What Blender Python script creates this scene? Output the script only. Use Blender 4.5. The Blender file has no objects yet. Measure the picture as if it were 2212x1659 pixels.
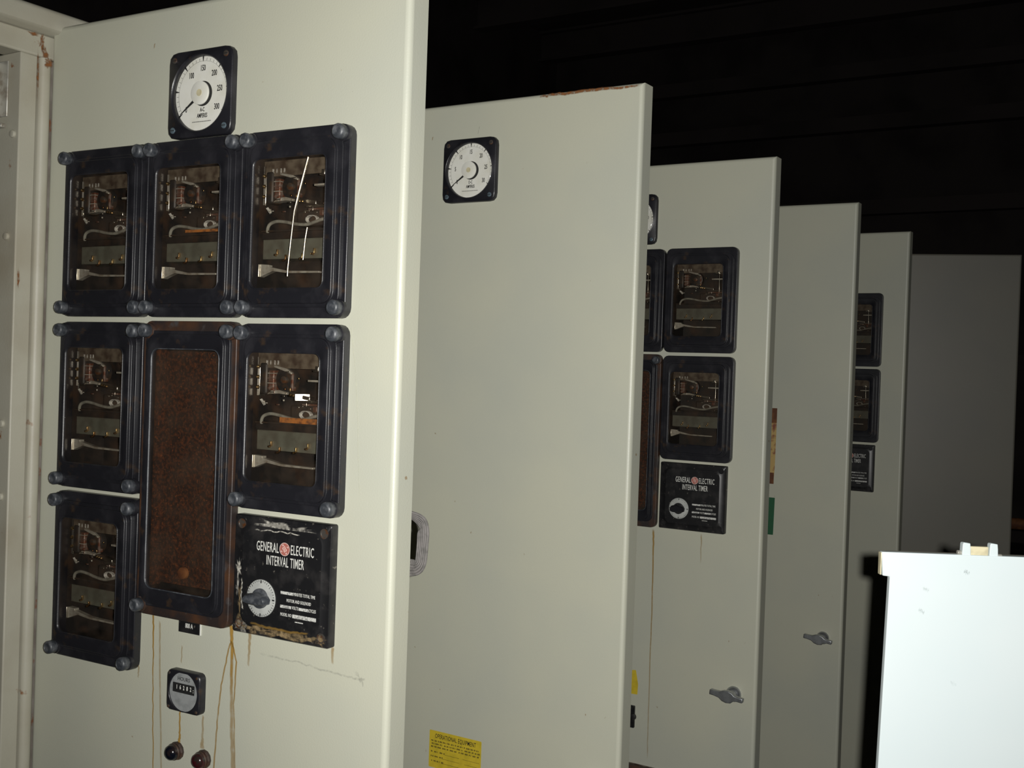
import bpy, bmesh, math, random
from mathutils import Matrix, Vector
random.seed(7)
R = math.radians
sc = bpy.context.scene
C = sc.collection

# ------------------------------------------------------------------ camera
CAM = Vector((1.44791, -1.04255, 1.61247))
YAW, PITCH, ROLL, FPX = 0.552322, 0.010147, 0.034463, 2432.54
fw = Vector((-math.sin(YAW) * math.cos(PITCH), math.cos(YAW) * math.cos(PITCH), -math.sin(PITCH)))
rt0 = Vector((math.cos(YAW), math.sin(YAW), 0))
up0 = rt0.cross(fw)
rt = math.cos(ROLL) * rt0 + math.sin(ROLL) * up0
up = -math.sin(ROLL) * rt0 + math.cos(ROLL) * up0
cd = bpy.data.cameras.new('camera')
cd.sensor_width = 36.0
cd.lens = 36.0 * FPX / 2212.0
cd.clip_start = 0.02
co = bpy.data.objects.new('camera', cd)
C.objects.link(co)
m = Matrix((rt, up, -fw)).transposed().to_4x4()
m.translation = CAM
co.matrix_world = m
sc.camera = co

# ------------------------------------------------------------------ world, flash, exposure
w = bpy.data.worlds.new('dark_hall')
sc.world = w
w.use_nodes = True
w.node_tree.nodes['Background'].inputs[0].default_value = (0.5, 0.45, 0.5, 1)
w.node_tree.nodes['Background'].inputs[1].default_value = 0.0012
fl = bpy.data.lights.new('camera_flash', 'SPOT')       # the compact camera's own flash tube, right of the lens
fl.energy = 147.0
fl.color = (1.0, 0.985, 0.94)
fl.shadow_soft_size = 0.009
fl.spot_size = R(104)
fl.spot_blend = 1.0
fo = bpy.data.objects.new('camera_flash', fl)
C.objects.link(fo)
aim = (fw + 0.115 * rt + 0.02 * up).normalized()
fo.matrix_world = Matrix.Translation(CAM + 0.034 * rt0 + 0.009 * up0 - 0.01 * fw) @ aim.to_track_quat('-Z', 'Y').to_matrix().to_4x4()
vs = sc.view_settings
vs.view_transform = 'Standard'
vs.look = 'None'
vs.gamma = 1.0
vs.exposure = 0.0
vs.use_curve_mapping = False

# ------------------------------------------------------------------ materials
MATS = {}
def nd(nt, t, **k):
    n = nt.nodes.new(t)
    for a, b in k.items():
        setattr(n, a, b)
    return n
def mat(name, col, rough=0.5, metal=0.0, col2=None, scale=20.0, lo=0.45, hi=0.65, detail=4.0,
        spec=0.5, bump=0.0, bscale=200.0, col3=None, scale3=90.0, lo3=0.66, hi3=0.72, stretch=None):
    m = bpy.data.materials.new(name)
    m.use_nodes = True
    nt = m.node_tree
    b = nt.nodes['Principled BSDF']
    b.inputs['Base Color'].default_value = (*col, 1)
    b.inputs['Roughness'].default_value = rough
    b.inputs['Metallic'].default_value = metal
    b.inputs['Specular IOR Level'].default_value = spec
    tc = nd(nt, 'ShaderNodeTexCoord')
    src = tc.outputs['Object']
    if stretch:
        mp = nd(nt, 'ShaderNodeMapping')
        mp.inputs['Scale'].default_value = stretch
        nt.links.new(src, mp.inputs[0]); src = mp.outputs[0]
    last = None
    def layer(c, s, l, h):
        nonlocal last
        n = nd(nt, 'ShaderNodeTexNoise')
        n.inputs['Scale'].default_value = s
        n.inputs['Detail'].default_value = detail
        nt.links.new(src, n.inputs['Vector'])
        mr = nd(nt, 'ShaderNodeMapRange')
        mr.inputs[1].default_value = l; mr.inputs[2].default_value = h
        nt.links.new(n.outputs[0], mr.inputs[0])
        mx = nd(nt, 'ShaderNodeMix', data_type='RGBA')
        nt.links.new(mr.outputs[0], mx.inputs[0])
        if last is None: mx.inputs[6].default_value = (*col, 1)
        else: nt.links.new(last, mx.inputs[6])
        mx.inputs[7].default_value = (*c, 1)
        last = mx.outputs[2]
    if col2: layer(col2, scale, lo, hi)
    if col3: layer(col3, scale3, lo3, hi3)
    if last: nt.links.new(last, b.inputs['Base Color'])
    if bump:
        n = nd(nt, 'ShaderNodeTexNoise')
        n.inputs['Scale'].default_value = bscale
        n.inputs['Detail'].default_value = 3
        nt.links.new(src, n.inputs['Vector'])
        bp = nd(nt, 'ShaderNodeBump')
        bp.inputs['Strength'].default_value = bump
        bp.inputs['Distance'].default_value = 0.001
        nt.links.new(n.outputs[0], bp.inputs['Height'])
        nt.links.new(bp.outputs[0], b.inputs['Normal'])
    MATS[name] = m
    return m
PAINT = mat('door_paint', (0.475, 0.475, 0.385), 0.42, col2=(0.43, 0.44, 0.375), scale=3.5, lo=0.4, hi=0.7,
            bump=0.12, bscale=420, col3=(0.30, 0.24, 0.16), scale3=60, lo3=0.735, hi3=0.76)
PAINTD = mat('last_door_tone', (0.215, 0.205, 0.17), 0.42, col2=(0.195, 0.19, 0.165), scale=3.5, lo=0.4, hi=0.7, bump=0.12, bscale=420)  # the doors' grey made darker for the last door
FRAMEP = mat('frame_paint', (0.40, 0.385, 0.315), 0.5, col2=(0.33, 0.30, 0.23), scale=9, lo=0.45, hi=0.75,
             bump=0.15, bscale=300, col3=(0.20, 0.075, 0.02), scale3=26, lo3=0.70, hi3=0.75)
INNER = mat('grimy_sheet_seam_shade', (0.23, 0.21, 0.18), 0.7, col2=(0.13, 0.105, 0.085), scale=22, lo=0.4, hi=0.7,
            col3=(0.17, 0.06, 0.02), scale3=34, lo3=0.64, hi3=0.72)
WHITE = mat('white_enamel', (0.655, 0.725, 0.74), 0.4, col2=(0.63, 0.71, 0.73), scale=4)
CREAM = mat('yellowed_enamel', (0.66, 0.60, 0.40), 0.5, col2=(0.5, 0.45, 0.3), scale=60)
PLASTIC = mat('black_plastic', (0.011, 0.011, 0.014), 0.34, col2=(0.034, 0.033, 0.038), scale=26, lo=0.5, hi=0.9,
              bump=0.1, bscale=600, col3=(0.05, 0.03, 0.016), scale3=40, lo3=0.62, hi3=0.78)
PLASTICR = mat('rusty_black_plastic', (0.022, 0.016, 0.015), 0.5, col2=(0.075, 0.032, 0.014), scale=24, lo=0.42, hi=0.7,
               bump=0.15, bscale=500, col3=(0.05, 0.045, 0.045), scale3=60, lo3=0.6, hi3=0.75)
NUT = mat('dusty_nut', (0.032, 0.036, 0.043), 0.45, col2=(0.115, 0.12, 0.13), scale=120, lo=0.45, hi=0.75)
BAKE = mat('bakelite', (0.009, 0.009, 0.010), 0.38, col2=(0.03, 0.028, 0.028), scale=45, lo=0.5, hi=0.8,
           col3=(0.11, 0.10, 0.085), scale3=150, lo3=0.66, hi3=0.74)
CASEIN = mat('case_interior', (0.008, 0.007, 0.007), 0.6, col2=(0.035, 0.018, 0.010), scale=40, lo=0.5, hi=0.75)
RUST = mat('rust_sheet', (0.020, 0.009, 0.006), 0.8, col2=(0.085, 0.026, 0.009), scale=210, lo=0.44, hi=0.70, detail=7,
           bump=0.6, bscale=350, col3=(0.17, 0.052, 0.015), scale3=330, lo3=0.60, hi3=0.74)
RUSTB = mat('rusty_iron', (0.10, 0.035, 0.014), 0.8, col2=(0.18, 0.07, 0.02), scale=40)
DIAL = mat('dial_white', (0.76, 0.755, 0.71), 0.4, col2=(0.70, 0.69, 0.62), scale=40)
HOURF = mat('satin_grey_face', (0.27, 0.28, 0.28), 0.4, col2=(0.20, 0.21, 0.21), scale=90)
INK = mat('black_ink', (0.012, 0.012, 0.012), 0.6)
INKG = mat('grey_ink', (0.16, 0.16, 0.15), 0.6)
LETTER = mat('white_lettering', (0.62, 0.62, 0.58), 0.5)
TAGW = mat('tag_white', (0.55, 0.55, 0.52), 0.5, col2=(0.25, 0.25, 0.24), scale=400, lo=0.45, hi=0.6)
EMBL = mat('emblem_red', (0.36, 0.12, 0.095), 0.5)
EMBW = mat('emblem_pale', (0.62, 0.50, 0.46), 0.5)
CHROME = mat('worn_chrome', (0.46, 0.48, 0.50), 0.36, 0.85, col2=(0.34, 0.35, 0.37), scale=60)
STEEL = mat('bright_steel', (0.74, 0.72, 0.66), 0.30, 1.0, col2=(0.45, 0.40, 0.32), scale=90, lo=0.5, hi=0.75)
ALU = mat('matt_aluminium', (0.50, 0.49, 0.44), 0.42, 0.5, col2=(0.28, 0.24, 0.19), scale=90, lo=0.45, hi=0.7)
BRASS = mat('brass', (0.62, 0.45, 0.22), 0.3, 1.0, col2=(0.35, 0.18, 0.08), scale=80)
COPPER = mat('dirty_copper', (0.13, 0.05, 0.03), 0.5, 0.4, col2=(0.20, 0.15, 0.13), scale=150, lo=0.45, hi=0.6)
IRON = mat('dark_iron', (0.016, 0.015, 0.015), 0.5, col2=(0.04, 0.025, 0.016), scale=90)
TAGB = mat('grimy_tag', (0.12, 0.10, 0.075), 0.6, col2=(0.035, 0.022, 0.015), scale=50, lo=0.42, hi=0.62)
GPAN = mat('grey_green_panel', (0.10, 0.105, 0.085), 0.55, col2=(0.075, 0.075, 0.06), scale=60)
WIRE = mat('grey_wire', (0.24, 0.24, 0.21), 0.55, col2=(0.15, 0.15, 0.13), scale=120)
CABLE = mat('grey_cable', (0.15, 0.14, 0.135), 0.6, col2=(0.10, 0.095, 0.09), scale=120)
ORANGE = mat('orange_stain', (0.42, 0.15, 0.03), 0.6, col2=(0.16, 0.06, 0.02), scale=150)
YELLOW = mat('yellow_sticker', (0.56, 0.42, 0.03), 0.5, col2=(0.47, 0.36, 0.025), scale=60)
STICKT = mat('tan_label', (0.45, 0.31, 0.11), 0.6, col2=(0.20, 0.06, 0.03), scale=45, lo=0.5, hi=0.62)
GREEN = mat('green_tape', (0.010, 0.085, 0.032), 0.5, col2=(0.008, 0.09, 0.035), scale=90)
SCREW = mat('dull_screw', (0.10, 0.09, 0.08), 0.45, 0.6, col2=(0.16, 0.06, 0.02), scale=150)
BLUESCR = mat('zinc_screw', (0.22, 0.30, 0.36), 0.35, 0.7)
DARKL = mat('blue_black_lens', (0.004, 0.005, 0.009), 0.16, col2=(0.02, 0.012, 0.01), scale=120)
REDL = mat('dark_red_lens', (0.040, 0.004, 0.007), 0.18, col2=(0.02, 0.014, 0.012), scale=140, lo=0.4, hi=0.6)
DARKW = mat('dark_hall_wall', (0.10, 0.085, 0.08), 0.9, col2=(0.06, 0.05, 0.048), scale=1.5)
CEIL = mat('dark_roof_deck', (0.12, 0.10, 0.095), 0.9, col2=(0.08, 0.07, 0.065), scale=1.2)
CONC = mat('dusty_concrete', (0.16, 0.15, 0.135), 0.9, col2=(0.10, 0.095, 0.085), scale=3)

def glass(name, tint, dirt, amt):
    m = bpy.data.materials.new(name); m.use_nodes = True
    nt = m.node_tree; nt.nodes.clear()
    out = nd(nt, 'ShaderNodeOutputMaterial')
    tr = nd(nt, 'ShaderNodeBsdfTransparent'); tr.inputs[0].default_value = (*tint, 1)
    gl = nd(nt, 'ShaderNodeBsdfGlossy'); gl.inputs['Roughness'].default_value = 0.06
    lw = nd(nt, 'ShaderNodeLayerWeight')                # Schlick, the same from both sides of a thin pane
    pw = nd(nt, 'ShaderNodeMath', operation='POWER'); pw.inputs[1].default_value = 5.0
    nt.links.new(lw.outputs['Facing'], pw.inputs[0])
    fr = nd(nt, 'ShaderNodeMapRange'); fr.inputs[3].default_value = 0.04
    nt.links.new(pw.outputs[0], fr.inputs[0])
    mx = nd(nt, 'ShaderNodeMixShader')
    nt.links.new(fr.outputs[0], mx.inputs[0]); nt.links.new(tr.outputs[0], mx.inputs[1]); nt.links.new(gl.outputs[0], mx.inputs[2])
    df = nd(nt, 'ShaderNodeBsdfDiffuse'); df.inputs[0].default_value = (*dirt, 1)
    tc = nd(nt, 'ShaderNodeTexCoord')
    no = nd(nt, 'ShaderNodeTexNoise'); no.inputs['Scale'].default_value = 30; no.inputs['Detail'].default_value = 5
    nt.links.new(tc.outputs['Object'], no.inputs['Vector'])
    mr = nd(nt, 'ShaderNodeMapRange'); mr.inputs[1].default_value = 0.4; mr.inputs[2].default_value = 0.75
    mr.inputs[4].default_value = amt
    nt.links.new(no.outputs[0], mr.inputs[0])
    m2 = nd(nt, 'ShaderNodeMixShader')
    nt.links.new(mr.outputs[0], m2.inputs[0]); nt.links.new(mx.outputs[0], m2.inputs[1]); nt.links.new(df.outputs[0], m2.inputs[2])
    nt.links.new(m2.outputs[0], out.inputs[0])
    return m
PANE = glass('dirty_glass', (0.93, 0.91, 0.88), (0.10, 0.07, 0.05), 0.16)
LENS = glass('clear_lens', (0.98, 0.98, 0.97), (0.5, 0.5, 0.45), 0.02)

def stain(name, col, alpha, scale=120, lo=0.3, hi=0.62):
    """a thin run of rust or dirt: opacity from the 'a' attribute, broken up by noise"""
    m = bpy.data.materials.new(name); m.use_nodes = True
    nt = m.node_tree
    b = nt.nodes['Principled BSDF']
    b.inputs['Base Color'].default_value = (*col, 1); b.inputs['Roughness'].default_value = 0.8
    at = nd(nt, 'ShaderNodeAttribute', attribute_name='a')
    tc = nd(nt, 'ShaderNodeTexCoord')
    no = nd(nt, 'ShaderNodeTexNoise'); no.inputs['Scale'].default_value = scale; no.inputs['Detail'].default_value = 4
    nt.links.new(tc.outputs['Object'], no.inputs['Vector'])
    mr = nd(nt, 'ShaderNodeMapRange'); mr.inputs[1].default_value = lo; mr.inputs[2].default_value = hi
    nt.links.new(no.outputs[0], mr.inputs[0])
    mu = nd(nt, 'ShaderNodeMath', operation='MULTIPLY')
    nt.links.new(at.outputs['Fac'], mu.inputs[0]); nt.links.new(mr.outputs[0], mu.inputs[1])
    m3 = nd(nt, 'ShaderNodeMath', operation='MULTIPLY'); m3.inputs[1].default_value = alpha
    nt.links.new(mu.outputs[0], m3.inputs[0])
    nt.links.new(m3.outputs[0], b.inputs['Alpha'])
    return m
STAIN = stain('rust_run', (0.33, 0.19, 0.035), 0.85, 90, 0.0, 0.5)
STAINP = stain('pale_run', (0.62, 0.62, 0.50), 0.7)
STAIND = stain('rust_blotch', (0.20, 0.075, 0.02), 1.1, 160)
CRUST = stain('pale_crust', (0.42, 0.40, 0.35), 1.3, 220)
CRUSTT = stain('tan_crust', (0.24, 0.17, 0.085), 1.2, 200)
PENCIL = stain('pencil_mark', (0.20, 0.20, 0.19), 0.33, 260)

# ------------------------------------------------------------------ geometry helpers
def new(): return bmesh.new()
def box(bm, x0, x1, y0, y1, z0, z1):
    v = [bm.verts.new((x, y, z)) for x in (x0, x1) for y in (y0, y1) for z in (z0, z1)]
    for f in ((0, 1, 3, 2), (4, 6, 7, 5), (0, 4, 5, 1), (2, 3, 7, 6), (0, 2, 6, 4), (1, 5, 7, 3)):
        bm.faces.new([v[i] for i in f])
    return bm
def loft(bm, rings, cap0=False, cap1=False, closed=True):
    vr = [[bm.verts.new(p) for p in r] for r in rings]
    n = len(rings[0])
    for a, b in zip(vr, vr[1:]):
        for i in range(n if closed else n - 1):
            j = (i + 1) % n
            bm.faces.new((a[i], a[j], b[j], b[i]))
    if cap0: bm.faces.new(vr[0])
    if cap1: bm.faces.new(vr[-1])
    return bm
def rr(w, h, r, y, cx=0, cz=0, n=4):
    out = []
    for sx, sz, a0 in ((1, -1, -90), (1, 1, 0), (-1, 1, 90), (-1, -1, 180)):
        for i in range(n + 1):
            a = R(a0 + 90 * i / n)
            out.append((cx + sx * (w / 2 - r) + r * math.cos(a), y, cz + sz * (h / 2 - r) + r * math.sin(a)))
    return out
def rrp(w, h, r, y, n=64):
    out = []
    for i in range(n):
        a = 2 * math.pi * (i + .5) / n; c, s = math.cos(a), math.sin(a); lo, hi = 0.0, w + h
        for _ in range(40):
            t = (lo + hi) / 2
            qx, qz = max(abs(t * c) - (w / 2 - r), 0), max(abs(t * s) - (h / 2 - r), 0)
            inside = abs(t * c) <= w / 2 and abs(t * s) <= h / 2 and math.hypot(qx, qz) <= r
            if inside: lo = t
            else: hi = t
        out.append((lo * c, y, lo * s))
    return out
def rnd64(r, y, n=64): return [(r * math.cos(2 * math.pi * (i + .5) / n), y, r * math.sin(2 * math.pi * (i + .5) / n)) for i in range(n)]
def circ(r, y, cx=0, cz=0, n=32, a0=0.0):
    return [(cx + r * math.cos(a0 + 2 * math.pi * i / n), y, cz + r * math.sin(a0 + 2 * math.pi * i / n)) for i in range(n)]
def disc(bm, r, y0, y1, cx=0, cz=0, n=28, bev=0.0):
    """a cylinder along y from back y0 to front y1 (front is the smaller y)"""
    rings = [circ(r, y0, cx, cz, n)]
    if bev:
        rings += [circ(r, y1 + bev, cx, cz, n), circ(r - bev * .3, y1 + bev * .3, cx, cz, n), circ(r - bev, y1, cx, cz, n)]
    else: rings.append(circ(r, y1, cx, cz, n))
    return loft(bm, rings, True, True)
def tube(bm, pts, r, n=8, flat=1.0):
    pts = [Vector(p) for p in pts]
    rings = []
    for i, p in enumerate(pts):
        d = (pts[min(i + 1, len(pts) - 1)] - pts[max(i - 1, 0)]).normalized()
        a = d.cross(Vector((0, 1, 0)))
        if a.length < 1e-4: a = d.cross(Vector((1, 0, 0)))
        a.normalize(); b = d.cross(a)
        rings.append([tuple(p + r * (math.cos(t) * a + flat * math.sin(t) * b)) for t in [2 * math.pi * k / n for k in range(n)]])
    return loft(bm, rings, True, True)
def smoothpts(pts, sub=6):
    P = [Vector(p) for p in pts]; out = []
    for i in range(len(P) - 1):
        p0, p1, p2, p3 = P[max(i - 1, 0)], P[i], P[i + 1], P[min(i + 2, len(P) - 1)]
        for k in range(sub):
            t = k / sub
            out.append(0.5 * ((2 * p1) + (p2 - p0) * t + (2 * p0 - 5 * p1 + 4 * p2 - p3) * t * t + (3 * p1 - p0 - 3 * p2 + p3) * t ** 3))
    out.append(P[-1])
    return [tuple(p) for p in out]
def mk(name, bm, mt, parent=None, bevel=0.0, seg=2, smooth=True, angle=35):
    bmesh.ops.recalc_face_normals(bm, faces=bm.faces[:])
    me = bpy.data.meshes.new(name)
    bm.to_mesh(me); bm.free()
    if smooth:
        for p in me.polygons: p.use_smooth = True
        me.set_sharp_from_angle(angle=R(angle))
    me.materials.append(mt)
    o = bpy.data.objects.new(name, me)
    C.objects.link(o)
    if parent: o.parent = parent
    if bevel:
        b = o.modifiers.new('bevel', 'BEVEL'); b.width = bevel; b.segments = seg; b.limit_method = 'ANGLE'; b.angle_limit = R(40)
        b.harden_normals = False
    return o
def bx(name, mt, parent, x0, x1, y0, y1, z0, z1, bevel=0.0, seg=2):
    return mk(name, box(new(), x0, x1, y0, y1, z0, z1), mt, parent, bevel, seg)
def thing(name, label, cat, loc=(0, 0, 0), rz=0.0, group=None):
    o = bpy.data.objects.new(name, None)
    o.empty_display_size = 0.02
    C.objects.link(o); o.location = loc; o.rotation_euler = (0, 0, rz)
    o['label'] = label; o['category'] = cat
    if group: o['group'] = group
    return o
def tag(o, label, cat, group=None):
    o['label'] = label; o['category'] = cat
    if group: o['group'] = group
    return o
def copy_tree(o, parent=None):
    c = o.copy(); C.objects.link(c); c.parent = parent
    for ch in list(o.children): copy_tree(ch, c)
    return c
def text(s, size, mt, parent, x, z, y, sx=0.62, align='CENTER', name='lettering', bold=0.0, width=None, space=1.0):
    cu = bpy.data.curves.new(name, 'FONT')
    cu.body = s; cu.size = size; cu.align_x = align; cu.align_y = 'CENTER'
    cu.space_character = space; cu.resolution_u = 2; cu.offset = bold * size; cu.extrude = 0.00012
    t = bpy.data.objects.new(name, cu)
    me = bpy.data.meshes.new_from_object(t)
    bpy.data.objects.remove(t); bpy.data.curves.remove(cu)
    if width:
        xx = [v.co.x for v in me.vertices]; sx = width / (max(xx) - min(xx))
    for v in me.vertices:
        a, b, c = v.co
        v.co = (x + a * sx, y - c, z + b)
    me.name = name
    me.materials.clear(); me.materials.append(mt)
    o = bpy.data.objects.new(name, me)
    C.objects.link(o); o.parent = parent
    return o
def ribbon(name, mt, parent, pts, y=-0.0004, wob=0.0015):
    """pts: (x, z, half width, opacity) down a door face; a flat stain with soft edges"""
    bm = new(); rows = []; al = []
    P = []
    for (x0, z0, w0, a0), (x1, z1, w1, a1) in zip(pts, pts[1:]):
        n = 8
        for i in range(n):
            t = i / n; P.append((x0 + (x1 - x0) * t, z0 + (z1 - z0) * t, w0 + (w1 - w0) * t, a0 + (a1 - a0) * t))
    P.append(pts[-1])
    dx = pts[-1][0] - pts[0][0]; dz = pts[-1][1] - pts[0][1]
    horiz = abs(dx) > abs(dz)
    for i, (x, z, hw, a) in enumerate(P):
        o = random.uniform(-wob, wob) if 0 < i < len(P) - 1 else 0
        row = []
        for s, k in ((-1, 0), (-.45, 1), (.45, 1), (1, 0)):
            p = (x, y, z + o + s * hw) if horiz else (x + o + s * hw, y, z)
            row.append(bm.verts.new(p)); al.append(a * k if 0 < i < len(P) - 1 else 0)
        rows.append(row)
    for a, b in zip(rows, rows[1:]):
        for i in range(3): bm.faces.new((a[i], a[i + 1], b[i + 1], b[i]))
    o = mk(name, bm, mt, parent, smooth=False)
    at = o.data.attributes.new('a', 'FLOAT', 'POINT')
    at.data.foreach_set('value', al)
    return o
def blotch(name, mt, parent, cx, cz, rx, rz, y=-0.0004, jag=0.35, n=22, a=1.0):
    bm = new(); c = bm.verts.new((cx, y, cz)); inner = []; outer = []
    for i in range(n):
        t = 2 * math.pi * i / n; k = 1 + random.uniform(-jag, jag)
        inner.append(bm.verts.new((cx + .55 * rx * k * math.cos(t), y, cz + .55 * rz * k * math.sin(t))))
        outer.append(bm.verts.new((cx + rx * k * math.cos(t), y, cz + rz * k * math.sin(t))))
    for i in range(n):
        j = (i + 1) % n
        bm.faces.new((c, inner[i], inner[j])); bm.faces.new((inner[i], outer[i], outer[j], inner[j]))
    o = mk(name, bm, mt, parent, smooth=False)
    at = o.data.attributes.new('a', 'FLOAT', 'POINT')
    at.data.foreach_set('value', [a] * (1 + n) + [0.0] * n if False else [a] + [v for i in range(n) for v in (a, 0.0)])
    return o

# ------------------------------------------------------------------ the hall
def struct(name, bm, mt, parent=None):
    o = mk(name, bm, mt, parent, smooth=False)
    if parent is None: o['kind'] = 'structure'
    return o
struct('floor', box(new(), -6, 6, -4, 12, -0.1, 0), CONC)
cl = struct('ceiling', box(new(), -6, 6, -4, 12, 6.0, 6.1), CEIL)
for i in range(8):
    yb = 1.0 + 1.5 * i
    b = new(); box(b, -6, 6, yb - .09, yb + .09, 5.62, 5.65); box(b, -6, 6, yb - .012, yb + .012, 5.65, 5.97); box(b, -6, 6, yb - .09, yb + .09, 5.97, 6.0)
    mk('roof_beam', b, CEIL, cl, smooth=False)
wb = struct('wall_back', box(new(), -6, 6, 11.9, 12, 0, 6), DARKW)
for z in (1.9, 3.6, 4.55, 5.15):
    bx('wall_girt', CEIL, wb, -6, 6, 11.75, 11.9, z - .08, z + .08)
struct('wall_left', box(new(), -6.1, -6, -4, 12, 0, 6), DARKW)
struct('wall_right', box(new(), 6, 6.1, -4, 12, 0, 6), DARKW)
struct('wall_front', box(new(), -6, 6, -4.1, -4, 0, 6), DARKW)

# ------------------------------------------------------------------ layout of the row of doors
S = 0.6604
TH = [0.0236, -0.0058, -0.0046, 0.0136, -0.0177, 0.322]
DY = [-0.0005, -0.0061, 0.0055, 0.0096, -0.0085, 0.0]
DW = [0.6396] * 5 + [0.885]
DH = [2.092, 2.1, 2.1, 2.1, 2.1, 2.124]
TK = 0.036
def door_xy(k): return Vector((0.0, k * S + DY[k], 0.0))
def at(k, x, z, out=0.0):
    c, s = math.cos(TH[k]), math.sin(TH[k])
    return door_xy(k) + Vector((x * c + out * s, x * s - out * c, z))

# ---- switchgear frame the doors hang on
sg = thing('switchgear_frame', 'grey steel switchgear frame at left edge with rust run at the corner', 'switchgear', (0, 0, 0))
for k in range(-1, 7):
    y = k * S if k < 6 else 6 * S
    p = new(); box(p, -0.075, -0.004, y - 0.049, y - 0.0215, 0.0, 2.046)
    mk('post', p, FRAMEP, sg, 0.002)
    # rounded bead beside the hinge side of the door
    prof = [(-0.03, y - 0.0205)] + [(-0.004 + 0.0085 * math.cos(a) * 0.9, y - 0.0108 + 0.0092 * math.sin(a)) for a in [R(-90 + 15 * i) for i in range(13)]] + [(-0.03, y - 0.0016)]
    b = new(); loft(b, [[(px, py, z) for px, py in prof] for z in (0.02, 2.044)], True, True)
    mk('corner_bead', b, FRAMEP, sg)
    bx('seam_backing', INNER, sg, -0.028, -0.0075, y - 0.0016, y + 0.046, 0.02, 2.044)  # backing added behind the seam; dark sheet colour stands in for its shade
    if k < 6:
        bx('partition', INNER, sg, -1.5, -0.08, y - 0.045, y - 0.042, 0.02, 2.04)
bx('header', FRAMEP, sg, -0.05, -0.004, -S - .05, 6 * S, 2.046, 2.079, 0.003)
pr = [(-0.06, 2.080), (0.012, 2.080), (0.018, 2.084)] + [(0.012 + 0.008 * math.cos(a), 2.104 + 0.008 * math.sin(a)) for a in [R(0 + 15 * i) for i in range(7)]] + [(-0.06, 2.112)]
b = new(); loft(b, [[(px, y, pz) for px, pz in pr] for y in (-S - .05, 6 * S)], True, True)
mk('top_rail', b, FRAMEP, sg)
bx('roof_sheet', FRAMEP, sg, -1.55, -0.06, -S - .05, 6 * S, 2.10, 2.112)
bx('back_sheet', INNER, sg, -1.55, -1.5, -S - .05, 6 * S, 0.0, 2.10)
# inside the nearest bay, left edge of the picture
for (x, z) in ((-0.016, 1.929), (-0.024, 1.783), (-0.022, 1.514), (-0.02, 1.409)):
    b = new(); disc(b, 0.0055, -0.049, -0.053, x, z, 14, 0.0015)
    mk('bolt_head', b, FRAMEP, sg)
b = new(); box(b, -0.062, -0.03, -0.0515, -0.049, 1.955, 2.035); box(b, -0.058, -0.052, -0.07, -0.0515, 1.955, 2.035)
mk('bracket', b, ALU, sg, 0.001)
bx('bracket_tab', ALU, sg, -0.06, -0.03, -0.060, -0.0515, 1.938, 1.944, 0.001)
def wallspot(cy, cz, ry, rz, mt=STAIND, x=0.0056, jag=0.4):
    o = blotch('rust_run', mt, sg, 0, cz, ry, rz, 0, jag)
    for v in o.data.vertices:
        yy = v.co.x + cy
        v.co = (x, yy, v.co.z)
    return o
for (cy, cz, ry, rz, x) in ((-0.016, 2.068, 0.005, 0.014, -0.0035), (-0.011, 2.052, 0.006, 0.010, -0.0035), (-0.010, 2.038, 0.008, 0.008, 0.0042),
                            (-0.0215, 2.015, 0.0022, 0.034, -0.0034), (-0.030, 2.075, 0.010, 0.003, -0.0035), (-0.043, 1.72, 0.0022, 0.016, -0.0034)):
    wallspot(cy, cz, ry, rz, x=x)

# ---- doors
def door_mesh(W, H, holes, z0=0.08, r=0.007):
    bm = new()
    e = .0006; xl = .0040
    xs = sorted({xl, xl + e, W - r - e, W - r, *[v for h in holes for v in h[:2]]}); zs = sorted({z0 + r, z0 + r + e, H - r - e, H - r, *[v for h in holes for v in h[2:]]})
    V = {}
    def vv(x, z):
        if (x, z) not in V: V[(x, z)] = bm.verts.new((x, 0, z))
        return V[(x, z)]
    for xa, xb in zip(xs, xs[1:]):
        for za, zb in zip(zs, zs[1:]):
            cx, cz = (xa + xb) / 2, (za + zb) / 2
            if any(h[0] < cx < h[1] and h[2] < cz < h[3] for h in holes): continue
            bm.faces.new((vv(xa, za), vv(xb, za), vv(xb, zb), vv(xa, zb)))
    # rolled rim: arcs from the flat face round to the returns
    border = [(x, zs[0]) for x in xs] + [(xs[-1], z) for z in zs[1:]] + [(x, zs[-1]) for x in xs[-2::-1]] + [(xs[0], z) for z in zs[-2:0:-1]]
    prev = [vv(*b) for b in border]
    def offs(b):
        ox = -1 if b[0] == xs[0] else (1 if b[0] == xs[-1] else 0); oz = -1 if b[1] == zs[0] else (1 if b[1] == zs[-1] else 0)
        return ox, oz
    steps = [(r * math.sin(R(a)), r * (1 - math.cos(R(a)))) for a in (22, 45, 68, 90)] + [(r, r + .0006), (r, TK - .0006), (r, TK)]
    for so, sy in steps:
        cur = []
        for b in border:
            ox, oz = offs(b)
            cur.append(bm.verts.new((b[0] + ox * (so if ox > 0 else min(so, .0032)), sy, b[1] + oz * so)))
        for i in range(len(border)):
            j = (i + 1) % len(border)
            bm.faces.new((prev[i], prev[j], cur[j], cur[i]))
        prev = cur
    cur = []
    for b in border:
        ox, oz = offs(b)
        cur.append(bm.verts.new((b[0] + ox * ((r if ox > 0 else .0032) - .018), TK, b[1] + oz * (r - .018))))
    for i in range(len(border)):
        j = (i + 1) % len(border)
        bm.faces.new((prev[i], prev[j], cur[j], cur[i]))
    return bm
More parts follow.
